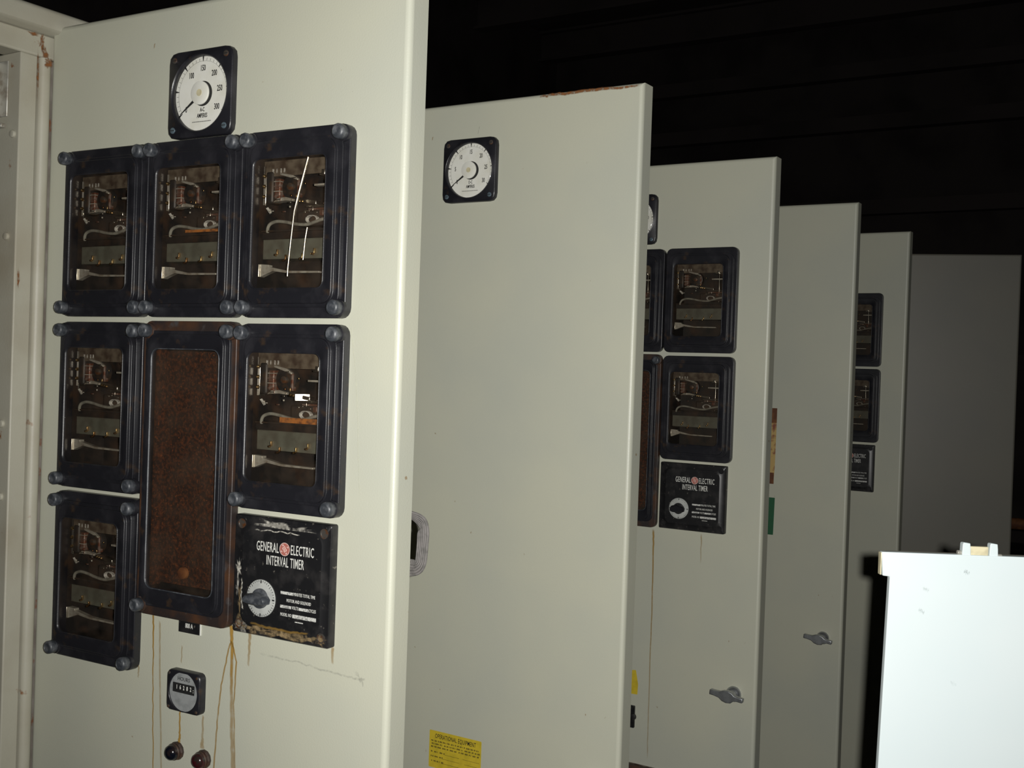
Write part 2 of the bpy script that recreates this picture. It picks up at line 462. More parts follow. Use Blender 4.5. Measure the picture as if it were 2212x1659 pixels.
def handle(parent, x, z):
    b = new(); loft(b, [circ(0.017, 0.0, x, z), circ(0.017, -0.004, x, z), circ(0.0145, -0.008, x, z), circ(0.011, -0.011, x, z), circ(0.010, -0.024, x, z)], True, True)
    h = mk('handle', b, CHROME, parent); h['label'] = 'worn chrome T-handle'
    # wing lever: a hub with two flat blades
    b = new()
    pr = [(-0.040, -.0058), (-0.030, -.0058), (-0.018, -.0075), (-0.010, -.0125), (0.0, -0.0145), (0.010, -.0125), (0.016, -.0065), (0.024, -.005), (0.036, -.005)]
    tp = [(-0.040, .0058), (-0.030, .0056), (-0.018, .0065), (-0.010, .0105), (0.0, 0.0125), (0.010, .0105), (0.016, .0062), (0.024, .005), (0.036, .005)]
    a = R(-6)
    loop = [(x + (px - .004) * math.cos(a) - pz * math.sin(a), z + (px - .004) * math.sin(a) + pz * math.cos(a)) for px, pz in pr + tp[::-1]]
    loft(b, [[(u, -0.022, v) for u, v in loop], [(u, -0.034, v) for u, v in loop]], True, True)
    mk('lever', b, CHROME, h, 0.002, 3)
HW, HH = 0.157, 0.210
def hole(cx, cz, w=HW - .02, h=HH - .02): return (cx - w / 2, cx + w / 2, cz - h / 2, cz + h / 2)
CA, CB, CC = 0.1360, 0.3075, 0.4812            # relay columns
R1, R2, R3 = 1.7880, 1.5460, 1.3055            # relay rows
LONGZ, LONGH = 1.4679, 0.3952
holes = {0: [hole(CA, R1), hole(CB, R1), hole(CC, R1), hole(CA, R2), hole(CC, R2), hole(CA, R3), hole(CB, LONGZ, HW - .02, LONGH - .045)],
         2: [hole(CB, R1), hole(CC, R1), hole(CC, R2), hole(CB, LONGZ, HW - .02, LONGH - .045)],
         4: [hole(CC, R1), hole(CC, R2)]}
dlabels = ['pale grey steel door crowded with black relays, nearest of the open doors',
           'pale grey steel door carrying one ammeter and a yellow sticker, otherwise bare',
           'grey steel door with two black relays, a timer and a chrome handle',
           'plain grey steel door with a chrome handle and no instruments in sight',
           'dim grey steel door with half-hidden relays, fifth from the left',
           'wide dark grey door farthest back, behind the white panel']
DOORS = []
for k in range(6):
    d = thing('cabinet_door', dlabels[k], 'door', door_xy(k), TH[k], 'open switchgear doors')
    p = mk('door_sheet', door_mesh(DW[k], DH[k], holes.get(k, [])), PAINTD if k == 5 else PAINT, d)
    so = p.modifiers.new('sheet', 'SOLIDIFY'); so.thickness = 0.0018; so.offset = -1
    wn = p.modifiers.new('flat_faces', 'WEIGHTED_NORMAL'); wn.weight = 100; wn.keep_sharp = True
    for z in (0.35, 1.15, 1.95):
        b = new(); loft(b, [[(0.0035 + 0.005 * math.cos(t), TK + .006 + 0.005 * math.sin(t), zz) for t in [2 * math.pi * i / 12 for i in range(12)]] for zz in (z - .05, z + .05)], True, True)
        mk('hinge', b, SCREW, d)
    if k in (0, 1, 2, 3): handle(d, 0.589, 0.9245)
    DOORS.append(d)
d1, d2, d3, d4, d5, d6 = DOORS
# rust runs on the first door
ST = [
    [(0.2445, 1.270, .0022, 1.1), (0.2458, 1.235, .0016, 1.1), (0.2471, 1.19, .0013, .95), (0.2495, 1.13, .0012, 1.0), (0.2529, 1.06, .0012, 1.0), (0.255, 0.95, .0012, .7)],
    [(0.2565, 1.262, .0022, .35), (0.2589, 1.224, .002, .4), (0.2678, 1.064, .002, .35), (0.27, 0.98, .002, .2)],
    [(0.3870, 1.275, .0040, 1.3), (0.3895, 1.2506, .0030, 1.3), (0.3912, 1.1848, .0032, .55), (0.3945, 1.13, .0036, .5), (0.3977, 1.09, .004, .5), (0.40, 0.95, .004, .4)],
    [(0.3885, 1.254, .0018, 1.0), (0.3844, 1.243, .0016, .8), (0.3729, 1.1937, .0016, .75), (0.3684, 1.1446, .0016, .7), (0.3645, 1.0838, .0018, .7), (0.362, 0.98, .0015, .4)],
    [(0.3895, 1.252, .0018, 1.0), (0.3982, 1.2279, .0016, .9), (0.3957, 1.1736, .0016, .6), (0.4017, 1.0916, .0018, .5), (0.404, 0.98, .0015, .3)],
    [(0.4197, 1.272, .0035, .6), (0.4194, 1.245, .0025, .5), (0.4191, 1.2253, .002, .3)],
    [(0.3001, 1.150, .0015, 1.2), (0.3009, 1.12, .0018, 1.2), (0.3005, 1.102, .0030, 1.2)],
    [(0.3425, 1.15, .0020, .45), (0.3426, 1.12, .0025, .4), (0.3426, 1.104, .005, .6)],
    [(0.219, 1.196, .002, .5), (0.2188, 1.177, .0015, .3)],
    [(0.30, 1.235, .0012, .45), (0.3, 1.21, .0012, .4)],
    [(0.555, 1.272, .003, .6), (0.5555, 1.25, .002, .3)],
]
for s in ST: ribbon('rust_streak', STAIN, d1, s, wob=0.0006)
ribbon('pale_drip', STAINP, d1, [(0.567, 1.660, .0012, .8), (0.5681, 1.6532, .0009, .9), (0.5756, 1.6087, .0007, .9), (0.5802, 1.5642, .0007, .9), (0.5851, 1.4977, .0007, .7), (0.5877, 1.4533, .0006, .5)], wob=0.0006)
ribbon('pencil_scrawl', PENCIL, d1, [(0.4364, 1.2458, .002, .35), (0.4979, 1.2438, .0012, .6), (0.5423, 1.2413, .0016, .6), (0.5853, 1.2399, .0016, .6), (0.6063, 1.239, .002, .6)], wob=0.0014)
ribbon('pencil_scrawl', PENCIL, d1, [(0.590, 1.246, .003, .4), (0.604, 1.234, .004, .7)], wob=0.003)
ribbon('rust_edge', STAIND, d2, [(0.44, 2.0955, .0022, .8), (0.481, 2.0958, .003, 1.1), (0.5618, 2.0955, .003, 1.1), (0.6323, 2.0955, .002, .9)], wob=0.0015)
ribbon('scratch', PENCIL, d2, [(0.316, 2.055, .0006, 1.2), (0.314, 2.046, .0006, 1.2), (0.313, 2.040, .0005, 1.2)], wob=0.0002)
ribbon('rust_streak', STAIN, d3, [(0.3831, 1.2656, .003, 1.0), (0.384, 1.22, .0022, .9), (0.3861, 1.0992, .0018, .7), (0.3863, 0.8866, .0018, .4), (0.3875, 0.7378, .0018, .3)], wob=0.0006)
ribbon('rust_streak', STAIN, d3, [(0.50, 1.268, .002, .5), (0.50, 1.2, .0015, .2)], wob=0.0006)

# ------------------------------------------------------------------ relay
def flange_rings(Wd, H):
    out = [rr(Wd, H, .013, 0), rr(Wd, H, .013, -.0100), rr(Wd, H, .013, -.0104)]
    for a in (22, 45, 68, 90):
        q = 2 * .0016 * (1 - math.cos(R(a))); out.append(rr(Wd - q, H - q, .013 - q / 2, -.0104 - .0016 * math.sin(R(a))))
    out.append(rr(Wd - .0032 - .0006, H - .0032 - .0006, .0111, -.012))
    return out
def cover_rings(w0, h0, w1, h1):
    """stepped moulding: a low plinth, then the raised front, each with a small rounded edge"""
    out = []
    def step(w, h, ya, yb, rad=.015, q=.0008):
        out.append(rr(w, h, rad, ya)); out.append(rr(w, h, rad, yb + q + .0003))
        for a in (0, 22, 45, 68, 90):
            k = q * (1 - math.cos(R(a))); out.append(rr(w - 2 * k, h - 2 * k, rad - k, yb + q - q * math.sin(R(a))))
        out.append(rr(w - 2 * q - .0006, h - 2 * q - .0006, rad - q, yb))
    step(w0, h0, -.0116, -.0156)
    out.append(rr(w1 + .0046, h1 + .0046, .015, -.0156)); out.append(rr(w1 + .0040, h1 + .0040, .015, -.0156))
    step(w1 + .0030, h1 + .0030, -.0162, -.0200)
    return out
def make_relay(nuts=True, rusty=False):
    PL = PLASTICR if rusty else PLASTIC
    H = 0.2345
    Wd = 0.1695
    o = thing('protective_relay', '', 'relay')
    b = new()
    loft(b, flange_rings(Wd, H) + [rr(.150, .204, .010, -.012), rr(.142, .196, .010, 0)])
    mk('flange', b, PL, o, angle=60)
    wx = -0.004
    b = new()
    loft(b, cover_rings(.1535, .2085, .1335, .1965) + [
             rr(.1185, .1635, .010, -.0200, wx), rr(.1165, .161, .009, -.0190, wx), rr(.1165, .161, .009, -.0165, wx), rr(.134, .186, .012, -.0150), rr(.134, .186, .012, 0.0)])
    cv = mk('cover', b, PL, o, angle=50)
    # moulded rib that frames the front of the cover
    b = new(); loft(b, [rr(.1195, .1645, .010, -.0198, wx), rr(.1192, .1642, .010, -.0207, wx), rr(.1178, .1628, .0095, -.0207, wx), rr(.1172, .162, .009, -.0197, wx)])
    mk('window_rim', b, PL, cv, angle=80)
    b = new(); loft(b, [rr(.1170, .1615, .009, -.0185, wx), rr(.1170, .1615, .009, -.0170, wx)], True, True)
    mk('window_pane', b, PANE, cv)
    b = new(); loft(b, [rr(.1335, .1855, .006, -.002), rr(.1335, .1855, .006, .055)], False, True)
    mk('case', b, CASEIN, o)
    if nuts:
        for sx in (-1, 1):
            for sz in (-1, 1):
                x, z = sx * .0745 + .002, sz * .105
                b = new(); disc(b, .0105, -.0115, -.0165, x, z, 20, .001)
                bs = mk('stud_boss', b, PL, o)
                b = new()
                n = 28
                def kn(y, r): return [(x + r * (1 + .035 * (i % 2)) * math.cos(2 * math.pi * i / n), y, z + r * (1 + .035 * (i % 2)) * math.sin(2 * math.pi * i / n)) for i in range(n)]
                loft(b, [kn(-.016, .0078), kn(-.0175, .009), kn(-.026, .009), kn(-.0280, .0082), kn(-.0288, .006), kn(-.0278, .0055), kn(-.0278, .001)], True, True)
                nt_ = mk('thumb_nut', b, NUT, bs, angle=50)
    # ---- mechanism behind the glass
    def P(n, mt, *a, **k): return bx(n, mt, o, *a, **k)
    sb = P('side_bar', STEEL, -.0632, -.0585, .000, .010, .026, .076, bevel=.0006)
    for z in (.063, .050, .037):
        b = new(); loft(b, [circ(.0026, -.0002, -.0608, z, 10), circ(.0022, -.0022, -.0608, z, 10), circ(.001, -.003, -.0608, z, 10)], True, True)
        mk('contact_screw', b, BRASS, sb)
    tp = P('rating_tag', TAGB, -.062, .055, .000, .0015, .062, .0815)
    for x, hw in ((-.047, .0012), (-.034, .0010), (-.0285, .0010), (-.041, .0007)):
        bx('tag_mark', TAGW, tp, x - hw, x + hw, -.0004, .0002, .066, .0715)
    P('magnet_block', IRON, -.058, -.0455, -.002, .018, .028, .0685, bevel=.003)
    P('magnet_cap', IRON, -.058, -.022, .001, .018, .0615, .0690, bevel=.002)
    P('coil', COPPER, -.0440, -.0345, -.001, .012, .0335, .0590, bevel=.0015)
    for i in range(4):
        P('coil_band', ALU if i % 2 else COPPER, -.0444, -.0341, -.0016, .011, .036 + i * .0062, .0372 + i * .0062)
    b = new(); disc(b, .0165, .010, .001, -.0170, .0475, 28, .002); mk('induction_disc', b, IRON, o)
    b = new(); disc(b, .0050, .001, -.0030, -.0170, .0475, 16, .001); mk('disc_hub', b, SCREW, o)
    # bright bracket below the disc: a bent strip in two runs
    b = new(); loft(b, [[(x, y, z) for (x, z) in ((-.0425, .0285), (-.036, .0335), (-.022, .0345), (-.010, .0318), (-.010, .0290), (-.022, .0300), (-.036, .0295))] for y in (-.004, .008)], True, True)
    mk('bracket_arm', b, ALU, o, .0004)
    b = new(); loft(b, [[(x, y, z) for (x, z) in ((-.006, .0322), (.0285, .0278), (.0285, .0228), (-.006, .0278))] for y in (-.005, .004)], True, True)
    mk('bracket_plate', b, STEEL, o, .0006)
    for x in (-.003, .001, .0055):
        b = new(); disc(b, .0017, -.0048, -.0064, x, .0292 - .12 * (x + .006), 10, .0004); mk('bracket_screw', b, BRASS, o)
    b = new(); loft(b, [[(x, y, z) for (x, z) in ((-.0335, .0655), (-.012, .0615), (-.004, .057), (-.004, .0545), (-.009, .0565), (-.0335, .0630))] for y in (-.003, .001)], True, True)
    mk('upper_yoke', b, ALU, o, .0005)
    P('yoke_leg', COPPER, -.0065, -.0030, -.001, .006, .034, .0555, bevel=.0006)
    for zz, x0, mt, hh in ((.0600, .030, STEEL, .0010), (.0475, .022, ALU, .0013), (.0215, .010, STEEL, .0009), (.0178, .014, COPPER, .0012)):
        P('contact_leaf', mt, x0, .058, -.002, .006, zz - hh, zz + hh, bevel=.0003)
    P('right_post', STEEL, .0365, .0395, .002, .010, -.004, .066, bevel=.0006)
    P('terminal_clip', STEEL, .0345, .0400, -.004, .002, .0590, .0660, bevel=.0008)
    P('terminal_clip', COPPER, .0330, .0395, -.004, .002, .0090, .0160, bevel=.0008)
    P('seal_in_block', IRON, -.006, .056, .001, .016, -.002, .0165, bevel=.002)
    # small flat tag hanging at a slant
    b = new(); loft(b, [[(x, y, z) for (x, z) in ((-.0540, .0215), (-.0505, .0228), (-.0440, .0155), (-.0472, .0140))] for y in (-.004, -.0034)], True, True)
    mk('loose_tag', b, TAGW, o)
    b = new(); box(b, -.0565, -.0525, -.003, -.002, .0265, .0275); box(b, -.0550, -.0540, -.003, -.002, .0225, .0265); mk('tee_pin', b, STEEL, o)
    # spool seen end-on and slightly from above
    b = new()
    for t in (0, 1, 2):
        loft(b, [[(.0205 + (.0085 + dr * math.cos(q)) * math.cos(a), -.003 + t * .0025 + dr * math.sin(q), .0052 + .55 * (.0085 + dr * math.cos(q)) * math.sin(a)) for q in [2 * math.pi * j / 6 for j in range(6)]] for a in [2 * math.pi * i / 20 for i in range(21)] for dr in (.0013,)])
    mk('spring_coil', b, TAGW, o)
    b = new(); tube(b, smoothpts([(-.0525, -.001, -.0085), (-.0505, -.003, -.0035), (-.0455, -.004, .0015), (-.0351, -.004, .0042), (-.0197, -.004, .0028), (-.0045, -.004, 0), (.0143, -.004, -.0012), (.0289, -.004, .0020), (.0383, -.003, .0046), (.056, .002, .008)]), .0021, 8)
    mk('lead_wire', b, WIRE, o)
    rg = random.Random(11)
    for i in range(16):  # random metal bits added to give the interior its glints
        x, z = rg.uniform(-.055, .045), rg.choice((rg.uniform(.012, .030), rg.uniform(.030, .060)))
        w_, h_ = rg.choice(((.0022, .0007), (.0007, .0024), (.0011, .0011), (.0045, .0006)))
        P('glint_bit', (STEEL, BRASS, ALU, COPPER, STEEL)[i % 5], x - w_, x + w_, -.0045, -.003, z - h_, z + h_, bevel=.0003)
    P('cradle_shelf', IRON, -.0625, .060, -.003, .030, -.0085, -.0062, bevel=.0006)
    P('shelf_front', CASEIN, -.0625, .060, .000, .030, -.017, -.0088)
    P('block_panel', GPAN, -.0625, .060, .002, .030, -.0425, -.0172, bevel=.0008)
    for x, z in ((-.0364, -.036), (-.0223, -.0428), (.0048, -.0416), (.0239, -.0357)):
        b = new(); box(b, x - .0008, x + .0008, -.0012, .002, z - .001, z + .0055); mk('contact_finger', b, BRASS, o, .0003)
        b = new(); disc(b, .0016, .002, -.0020, x - .003, z - .0015, 10, .0006); mk('terminal_pin', b, BRASS, o)
    P('plug_edge', STEEL, -.0655 + .003, -.0612, -.006, -.004, -.0655, -.0490, bevel=.0004)
    b = new(); loft(b, [[(x, y, z) for (x, z) in ((-.0610, -.0490), (-.0470, -.0500), (-.0470, -.0525), (-.0150, -.0580), (.0360, -.0590), (.0360, -.0612), (-.0150, -.0610), (-.0400, -.0580), (-.0520, -.0620), (-.0610, -.0655))] for y in (-.004, .004)], True, True)
    mk('connection_plug', b, ALU, o, .0004)
    return o
rel = make_relay()
def place(o, k, x, z, label, group=None, out=0.0):
    o.location = at(k, x, z, out); o.rotation_euler = (0, 0, TH[k])
    o['label'] = label
    if group: o['group'] = group
    return o
G1 = 'relays on the first door'
place(rel, 0, CC, R1, 'black relay with a bright tilted steel rod behind its glass, right of three', G1)
relB = place(copy_tree(rel), 0, CB, R1, 'black relay in the middle of the top row, below the ammeter', G1)
relA = place(copy_tree(rel), 0, CA, R1, 'black relay at the left end of the top row', G1)
relD = place(copy_tree(rel), 0, CA, R2, 'black relay left of the rusty window case, second row', G1)
relE = place(copy_tree(rel), 0, CC, R2, 'black relay with a bright orange stain inside, above the crusted timer', G1)
relF = place(copy_tree(rel), 0, CA, R3, 'black relay at the bottom left, lowest on the nearest door', G1)
# what differs: the steel rod in the right-hand relay
b = new(); tube(b, [(.0225, -.0150, .0795), (.0092, -.0150, .0369), (.0030, -.0150, .0141), (-.0015, -.0150, -.0262), (-.0045, -.0150, -.0560), (-.0052, -.0145, -.0660)], .0012, 10, 1.0)
tube(b, [(.0243, -.0150, .0785), (.0110, -.0150, .0369), (.0040, -.0152, .0080)], .0008, 8)
mk('reset_rod', b, STEEL, rel)
b = new(); tube(b, [(.0160, -.005, -.0051), (.0132, -.005, -.0200), (.0108, -.005, -.0450)], .0011, 10); mk('guide_pin', b, STEEL, rel)
b = new(); box(b, -.018, .055, -.0062, -.0046, -.0058, .0008); mk('orange_tape', b, ORANGE, relE)
b = new(); box(b, -.009, .009, -.0005, .0005, -.0042, .0042)
bmesh.ops.transform(b, matrix=Matrix.Translation((.0165, -.0045, .0268)) @ Matrix.Rotation(R(41.5), 4, 'Z'), verts=b.verts[:])
mk('glint_tab', b, STEEL, relE, .0004)  # steel plate turned to face the flash and throw a glint
b = new(); box(b, -.020, .050, -.006, -.0045, -.0050, -.0015); mk('orange_tape', b, ORANGE, relB)
# plain relays without thumb nuts on the doors behind
rel3 = make_relay(nuts=False)
place(rel3, 2, CC, R1, 'upper of two black relays on the door with the far timer', 'relays on the third door')
rel3b = place(copy_tree(rel3), 2, CC, R2, 'black relay directly above the clean interval timer', 'relays on the third door')
place(copy_tree(rel3), 2, CB, R1, 'sliver of a black relay beside the bare ammeter door edge', 'relays on the third door')
place(copy_tree(rel3), 4, CC, R1, 'far relay half hidden by the plain door, upper one', 'relays on the fifth door')
place(copy_tree(rel3), 4, CC, R2, 'far relay half hidden by the plain door, above the small timer', 'relays on the fifth door')

# ------------------------------------------------------------------ long rusty window case
def make_long():
    o = thing('window_case', '', 'relay case')
    H, Wd = LONGH, 0.1695
    b = new()
    loft(b, flange_rings(Wd, H) + [rr(.146, H - .034, .010, -.012), rr(.142, H - .038, .010, 0)])
    mk('flange', b, PLASTICR, o, angle=60)
    wz = .0005; wh = .318; ww = .122; wx = .001
    b = new()
    loft(b, cover_rings(.1535, H - .026, .1355, H - .038) + [
             rr(ww + .002, wh + .0025, .012, -.0200, wx, wz), rr(ww, wh, .011, -.0190, wx, wz), rr(ww, wh, .011, -.0165, wx, wz), rr(.134, H - .05, .012, -.0150), rr(.134, H - .05, .012, 0.0)])
    cv = mk('cover', b, PLASTIC, o, angle=50)
    b = new(); loft(b, [rr(ww + .003, wh + .003, .012, -.0198, wx, wz), rr(ww + .0027, wh + .0027, .012, -.0208, wx, wz), rr(ww + .0012, wh + .0012, .0115, -.0208, wx, wz), rr(ww + .0005, wh + .0005, .011, -.0197, wx, wz)])
    mk('window_rim', b, NUT, cv, angle=80)
    b = new(); loft(b, [rr(ww + .0006, wh + .0006, .011, -.0185, wx, wz), rr(ww + .0006, wh + .0006, .011, -.0170, wx, wz)], True, True)
    mk('window_pane', b, PANE, cv)
    b = new(); loft(b, [rr(.1335, LONGH - .0505, .006, -.002), rr(.1335, LONGH - .0505, .006, .040)], False, True)
    mk('case', b, CASEIN, o)
    bx('rusted_plate', RUST, o, -.0575, .062, .004, .0065, -.155, .158)
    bx('rusted_side', RUST, o, -.0625, -.059, -.010, .006, -.158, .160)
    b = new(); disc(b, .0085, .004, -.001, -.012, -.138, 16, .002); mk('plug_knob', b, RUSTB, o)
    for sx in (-1, 1):
        for sz in (-1, 1):
            if sx == 1 and sz == -1: continue
            x, z = sx * .0745 + .002, sz * (H / 2 - .0135)
            b = new(); disc(b, .0105, -.0115, -.0165, x, z, 20, .001)
            bs = mk('stud_boss', b, PLASTICR, o)
            b = new(); loft(b, [circ(.0078, -.016, x, z, 24), circ(.009, -.0175, x, z, 24), circ(.009, -.026, x, z, 24), circ(.0082, -.028, x, z, 24), circ(.006, -.0288, x, z, 24), circ(.0055, -.0278, x, z, 24)], True, True)
            mk('thumb_nut', b, NUT, bs, angle=50)
    return o
lg = make_long()
place(lg, 0, CB, LONGZ, 'tall black case with a rust-covered window, centre of the nearest door')
place(copy_tree(lg), 2, CB, LONGZ, 'edge of a tall rusty case left of the clean interval timer')

# ------------------------------------------------------------------ ammeters
def make_meter(nums, unit, label, k, cx, cz):
    o = thing('ammeter', label, 'ammeter', at(k, cx, cz), TH[k], 'round-dial ammeters')
    W = .1150
    n = 40
    b = new()
    def sq(w, y): return rrp(w, w, .0125 * w / W, y)
    rnd = rnd64
    loft(b, [sq(W, 0), sq(W, -.0075), sq(W - .0015, -.0088), sq(W - .004, -.0095), rnd(.0525, -.0105), rnd(.0510, -.0112), rnd(.0495, -.0100), rnd(.0490, -.0050), rnd(.0490, 0)])
    mk('bezel', b, PLASTIC, o, angle=50)
    b = new(); disc(b, .0490, -.0005, -.0040, 0, 0, 48)
    dl = mk('dial', b, DIAL, o)
    b = new(); y = -.0042
    def wedge(a, r0, r1, h0, h1):
        d = Vector((math.sin(a), 0, math.cos(a))); s = Vector((math.cos(a), 0, -math.sin(a)))
        p = [d * r0 - s * h0, d * r0 + s * h0, d * r1 + s * h1, d * r1 - s * h1]
        loft(b, [[(v.x, y, v.z) for v in p], [(v.x, y + .0002, v.z) for v in p]], True, True)
    for i in range(31):
        a = R(-124 + 248 * i / 30)
        if i % 5 == 0: wedge(a, .0425, .0488, .0003, .0013)
        else: wedge(a, .0435, .0470, .00018, .00018)
    mk('scale_marks', b, INK, dl, smooth=False)
    b = new(); loft(b, [[(.0432 * math.sin(R(t)), yy, .0432 * math.cos(R(t))) for t in range(-124, 125, 4)] + [(.0429 * math.sin(R(t)), yy, .0429 * math.cos(R(t))) for t in range(124, -125, -4)] for yy in (-.0042, -.0040)], True, True)
    mk('scale_arc', b, INKG, dl, smooth=False)
    for i, s in enumerate(nums):
        if not s: continue
        a = R(-124 + 248 * i / (len(nums) - 1)); r = .0335 if 0 < i < len(nums) - 1 else .0345
        text(s, .0110, INK, dl, r * math.sin(a) * (.94 if len(s) > 2 else 1.0), r * math.cos(a), y, .58, name='numeral', bold=.016)
    text(unit, .0080, INK, dl, .001, -.0212, y, .60, bold=.014)
    text('AMPERES', .0080, INK, dl, .001, -.0290, y, .58, bold=.014)
    b = new()
    x = -.017
    while x < .016:
        L = random.uniform(.0010, .0022); box(b, x, x + L * .7, y, y + .0002, -.0372, -.0360); x += L
    mk('fine_print', b, INKG, dl, smooth=False)
    # centre boss with dark crescent, pointer resting on zero
    b = new(); disc(b, .0165, -.0040, -.0048, .0012, 0, 40); mk('crescent', b, INK, o)
    b = new(); disc(b, .0155, -.0040, -.0075, -.0022, .0008, 40, .0006); hb = mk('centre_plate', b, DIAL, o)
    b = new(); disc(b, .0046, -.0075, -.0080, -.0022, .0008, 20); mk('pivot_cap', b, CREAM, hb)
    b = new(); a = R(-124); d = Vector((math.sin(a), 0, math.cos(a))); s = Vector((math.cos(a), 0, -math.sin(a)))
    p = [d * .010 - s * .0022, d * .010 + s * .0022, d * .0455 + s * .0003, d * .0455 - s * .0003]
    loft(b, [[(v.x, -.0058, v.z) for v in p], [(v.x, -.0064, v.z) for v in p]], True, True)
    mk('pointer', b, INK, o, smooth=False)
    b = new(); loft(b, [circ(.0492, -.0092), circ(.047, -.0108), circ(.036, -.0128), circ(.018, -.0140), circ(.004, -.0143)], False, True)
    mk('lens', b, LENS, o)
    for sx in (-1, 1):
        for sz in (-1, 1):
            b = new(); disc(b, .0042, -.0090, -.0110, sx * .0465, sz * .0465, 16, .0008)
            sw = mk('screw', b, BLUESCR if (sz < 0) else SCREW, o)
            bx('screw_slot', INK, sw, sx * .0465 - .0036, sx * .0465 + .0036, -.0112, -.0108, sz * .0465 - .0005, sz * .0465 + .0005)
    return o
make_meter(['0', '', '100', '150', '200', '250', '300'], 'A-C', 'white-dialled ammeter reading up to 300, above the relays', 0, .3092, 1.9657)
make_meter(['0', '5', '10', '15', '20', '25', '30'], 'D-C', 'white-dialled ammeter reading up to 30, alone on the bare door', 1, .3019, 1.9751)
make_meter(['0', '', '100', '150', '200', '250', '300'], 'A-C', 'ammeter almost hidden behind the bare door edge', 2, .3092, 1.9745)

# ------------------------------------------------------------------ interval timers
def spiral(cx, cz, r0, r1, a0, turns, y, n=24):
    return [(cx + (r0 + (r1 - r0) * i / n) * math.cos(a0 + 2 * math.pi * turns * i / n), y, cz + (r0 + (r1 - r0) * i / n) * math.sin(a0 + 2 * math.pi * turns * i / n)) for i in range(n + 1)]
def make_timer(label, k, cx, cz, dirty):
    o = thing('interval_timer', label, 'timer', at(k, cx, cz), TH[k], 'interval timers')
    W, H = .1568, .1500
    b = new()
    loft(b, [rr(W, H, .003, 0), rr(W, H, .003, -.0105), rr(W - .002, H - .002, .003, -.012), rr(.132, .126, .014, -.012), rr(.130, .124, .013, -.0128), rr(.1265, .1205, .013, -.0128)], False, True)
    mk('case', b, BAKE, o, angle=50)
    y = -.0130
    text('GENERAL', .0172, LETTER, o, -.0222, .0378, y, bold=.004, width=.0365, space=1.12)
    text('ELECTRIC', .0172, LETTER, o, .0340, .0378, y, bold=.004, width=.0365, space=1.12)
    b = new(); disc(b, .0083, -.0126, -.0131, .0058, .0382, 28)
    em = mk('emblem', b, EMBL, o)
    b = new(); ye = -.0132
    loft(b, [circ(.0083, ye, .0058, .0382, 28), circ(.0076, ye, .0058, .0382, 28)])
    tube(b, spiral(.0042, .0395, .0004, .0030, 0, 1.3, ye, 20), .0004, 5); tube(b, spiral(.0074, .0370, .0004, .0028, 2.5, 1.3, ye, 20), .0004, 5)
    for q in range(4):
        a = q * math.pi / 2 + .6; tube(b, spiral(.0058 + .0058 * math.cos(a), .0382 + .0058 * math.sin(a), .0002, .0013, a, .9, ye, 8), .00035, 5)
    mk('emblem_scroll', b, EMBW, em)
    text('INTERVAL TIMER', .0172, LETTER, o, .0068, .0215, y, bold=.003, width=.0605, space=1.1)
    def bar(x0, x1, z, h=.0036): bx('printed_field', TAGW, o, x0, x1, y - .0001, y + .0002, z - h / 2, z + h / 2)
    z1, z2, z3, z4 = -.0155, -.0245, -.0325, -.0425
    bar(.0015, .0215, z1); text('MINUTES TOTAL TIME', .0058, LETTER, o, .0395, z1, y, .60)
    text('MOTOR AND SOLENOID', .0058, LETTER, o, .0310, z2, y, .60)
    bar(.0015, .0190, z3); text('VOLTS', .0058, LETTER, o, .0255, z3, y, .60); bar(.0315, .0470, z3); text('CYCLES', .0058, LETTER, o, .0530, z3, y, .55)
    text('MODEL NO', .0058, LETTER, o, .0110, z4, y, .60); bar(.0215, .0590, z4, .0046)
    b = new()
    x = .026
    while x < .038:
        L = random.uniform(.0010, .002); box(b, x, x + L * .7, y, y + .0002, -.0498, -.0486); x += L
    mk('fine_print', b, LETTER, o, smooth=False)
    dx, dz = -.0300, -.0270
    b = new(); disc(b, .0235, -.0126, -.0142, dx, dz, 40, .0006); di = mk('dial_plate', b, mat('dial_grey_%d' % k, (.42, .43, .41), .45, col2=(.32, .33, .32), scale=60), o)
    b = new()
    for i in range(40):
        a = 2 * math.pi * i / 40; r0 = .0205 if i % 5 else .0190
        d = Vector((math.cos(a), 0, math.sin(a))); s = Vector((-math.sin(a), 0, math.cos(a))) * (.0003 if i % 10 else .0009)
        p = [d * r0 - s, d * r0 + s, d * .0228 + s, d * .0228 - s]
        loft(b, [[(dx + v.x, -.0144, dz + v.z) for v in p], [(dx + v.x, -.0141, dz + v.z) for v in p]], True, True)
    mk('dial_marks', b, INK, di, smooth=False)
    # bar knob: round skirt and a fat grip
    b = new(); disc(b, .0125, -.014, -.0185, dx, dz, 28, .0015)
    kb = mk('knob', b, NUT if dirty else PLASTIC, o)
    b = new()
    pts = [(-.0195, -.0050), (-.012, -.0068), (0, -.0072), (.012, -.0068), (.0185, -.0045), (.0195, .0010), (.016, .0050), (.008, .0062), (0, .0085), (-.008, .0068), (-.016, .0050), (-.020, 0)]
    if not dirty: pts = [(px * .85, pz * 1.2) for px, pz in pts]
    loft(b, [[(dx + px, -.018, dz + pz) for px, pz in pts], [(dx + px * .97, -.026, dz + pz * .95) for px, pz in pts], [(dx + px * .85, -.0290, dz + pz * .7) for px, pz in pts]], True, True)
    mk('knob_grip', b, NUT if dirty else PLASTIC, kb, angle=50)
    for sx, sz in ((-1, 1), (1, 1), (-1, -1), (1, -1)):
        b = new(); loft(b, [circ(.0062, -.0118, sx * .067, sz * .0635, 18), circ(.0062, -.0128, sx * .067, sz * .0635, 18), circ(.0046, -.0128, sx * .067, sz * .0635, 18), circ(.0042, -.0122, sx * .067, sz * .0635, 18)], False, True)
        mk('screw', b, SCREW if dirty else BAKE, o)
